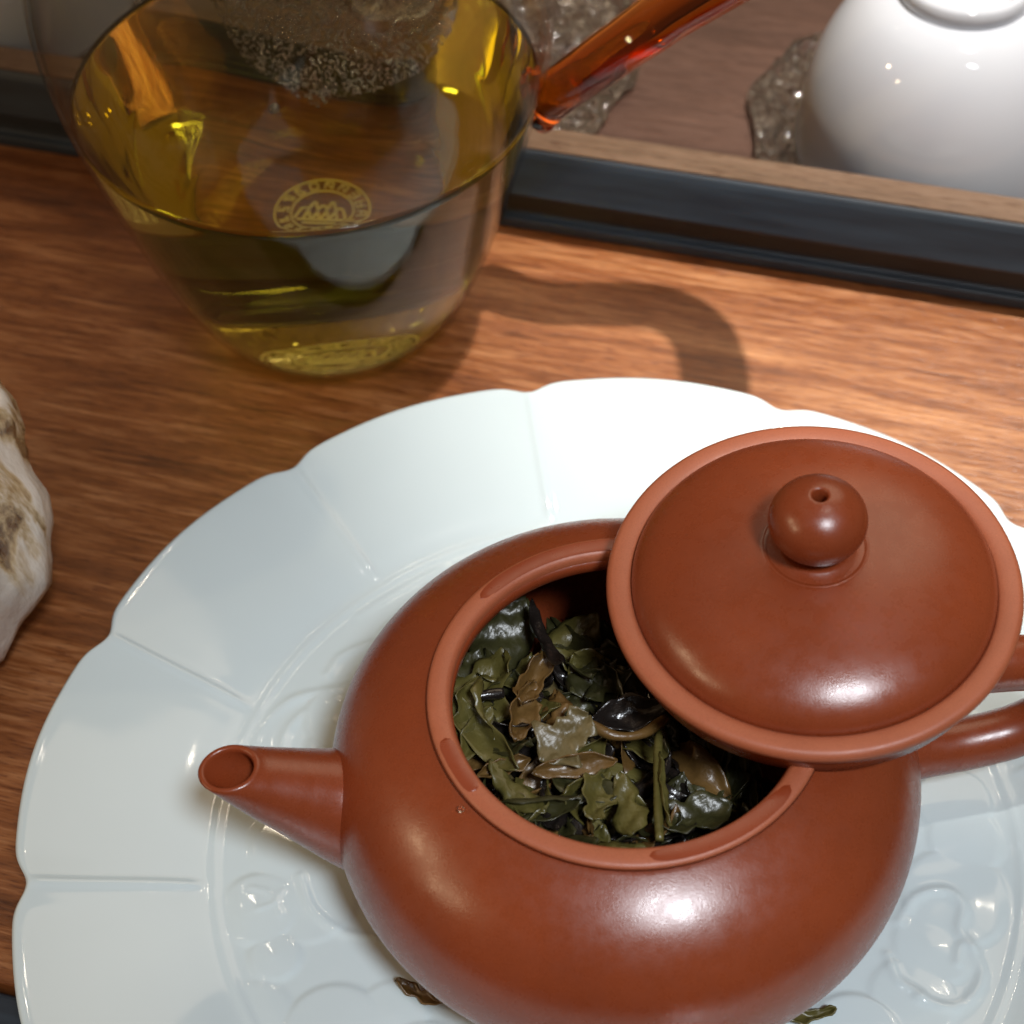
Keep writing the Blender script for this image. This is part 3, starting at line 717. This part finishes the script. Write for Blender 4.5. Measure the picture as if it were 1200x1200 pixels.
def froth():
    rng = random.Random(9)
    poly = [at(*p, TZ) for p in ((235, -70), (248, 0), (268, 42), (292, 78), (325, 96), (345, 112), (372, 128), (392, 116), (440, 108), (495, 84), (525, 46), (540, 0), (545, -70), (400, -120))]
    poly = [(p.x - GX, p.y - GY) for p in poly]
    def inside(x, y):
        c = False; j = len(poly) - 1
        for i in range(len(poly)):
            (xi, yi), (xj, yj) = poly[i], poly[j]
            if (yi > y) != (yj > y) and x < (xj - xi) * (y - yi) / (yj - yi) + xi: c = not c
            j = i
        return c
    xs = [p[0] for p in poly]; ys = [p[1] for p in poly]
    V, F = [], []; n = 0
    holes = [(at(440, 32, TZ), .0026), (at(352, 72, TZ), .0018), (at(470, 10, TZ), .0014)]
    # icosphere template
    bm = bmesh.new(); bmesh.ops.create_icosphere(bm, subdivisions=1, radius=1); tv = [v.co.copy() for v in bm.verts]; tf = [[v.index for v in f.verts] for f in bm.faces]; bm.free()
    while n < 8000:
        x, y = rng.uniform(min(xs), max(xs)), rng.uniform(min(ys), max(ys))
        x += rng.gauss(0, .0006); y += rng.gauss(0, .0006)
        if not inside(x, y) or math.hypot(x, y) > rt_ - .001: continue
        if any(math.hypot(x + GX - q.x, y + GY - q.y) < r for q, r in holes): continue
        r = rng.choice((.00010, .00012, .00015, .00018, .00022, .00034)); o = len(V)
        V += [(x + v.x * r, y + v.y * r, TZ + r * .55 + v.z * r) for v in tv]; F += [tuple(i + o for i in f) for f in tf]; n += 1
    return V, F
fr = mesh_obj('froth', *froth(), M_froth, loc=(GX, GY, 0)); tag(fr, 'patch of fine froth bubbles floating on the golden tea', 'froth', kind='stuff')
bm = bmesh.new(); bmesh.ops.create_uvsphere(bm, u_segments=20, v_segments=12, radius=0.0011); me = bpy.data.meshes.new('bubble'); bm.to_mesh(me); bm.free()
me.polygons.foreach_set('use_smooth', [True] * len(me.polygons)); me.materials.append(M_froth)
bb = bpy.data.objects.new('bubble', me); col.objects.link(bb); p = at(322, 130, TZ); bb.location = (p.x, p.y, TZ + .0004)
tag(bb, 'single larger bubble floating on the tea beside the froth', 'bubble')

# ------------------------------------------------------------------ hammered glass cup at the left
def lumpy_cup():
    cx, cy_ = -0.1135, 0.1965
    e = empty('hammered_cup', (cx, cy_, 0.0), 'thick cream hammered glass cup at the table edge of the view, beside the plate', 'cup')
    rng = random.Random(2); ph = [rng.uniform(0, 6.28) for _ in range(10)]
    prof = [(0.0, 0.0003), (0.022, 0.0003), (0.026, 0.0010), (0.0305, 0.006), (0.0335, 0.013), (0.0350, 0.021), (0.0350, 0.029), (0.0340, 0.036), (0.0328, 0.0405), (0.0315, 0.0420), (0.0298, 0.0412), (0.0295, 0.035), (0.0300, 0.026), (0.0285, 0.015), (0.024, 0.009), (0.012, 0.007), (0, 0.0068)]
    pr = [tuple(p) for p in spline(prof, 70)]; pr[0] = (0.0, 0.0003); pr[-1] = (0.0, 0.0068)
    pr = [(max(0, r), z) for r, z in pr]
    V, F = lathe(pr, 96)
    V2 = []
    for i, (x, y, z) in enumerate(V):
        a = math.atan2(y, x); r = math.hypot(x, y)
        k = 1 + (0.030 * math.sin(4 * a + 130 * z + ph[0]) + 0.022 * math.sin(7 * a - 170 * z + ph[1]) + 0.018 * math.sin(13 * a + 260 * z + ph[2]) + 0.008 * math.sin(23 * a - 520 * z + ph[5]) + 0.006 * math.sin(37 * a + 700 * z + ph[6])) * min(1, r / .02)
        V2.append((x * k, y * k, max(0.0003, z + (0.0012 * math.sin(3 * a + ph[3]) + 0.0007 * math.sin(8 * a + ph[4])) * (z / .04))))
    mesh_obj('cup_wall', V2, F, M_frost, e)
    t = mesh_obj('tea', *lathe([(0.0, 0.0075), (0.0115, 0.0077), (0.0228, 0.0096), (0.0268, 0.0155), (0.0283, 0.0265), (0.0, 0.0265)], 64), M_tea, loc=(cx, cy_, 0))
    tag(t, 'golden tea standing in the cream hammered glass cup', 'tea')
lumpy_cup()

# ------------------------------------------------------------------ water drops
def drop(p, r, flat, label, group):
    bm = bmesh.new(); bmesh.ops.create_uvsphere(bm, u_segments=16, v_segments=10, radius=r)
    for v in bm.verts: v.co.z *= flat
    me = bpy.data.meshes.new('water_drop'); bm.to_mesh(me); bm.free(); me.polygons.foreach_set('use_smooth', [True] * len(me.polygons)); me.materials.append(M_water)
    o = bpy.data.objects.new('water_drop', me); col.objects.link(o); o.location = p; tag(o, label, 'water drop', group)
drop(at(540, 948, 0.0462), 0.0005, 0.7, 'water bead in the groove below the teapot mouth rim', None)
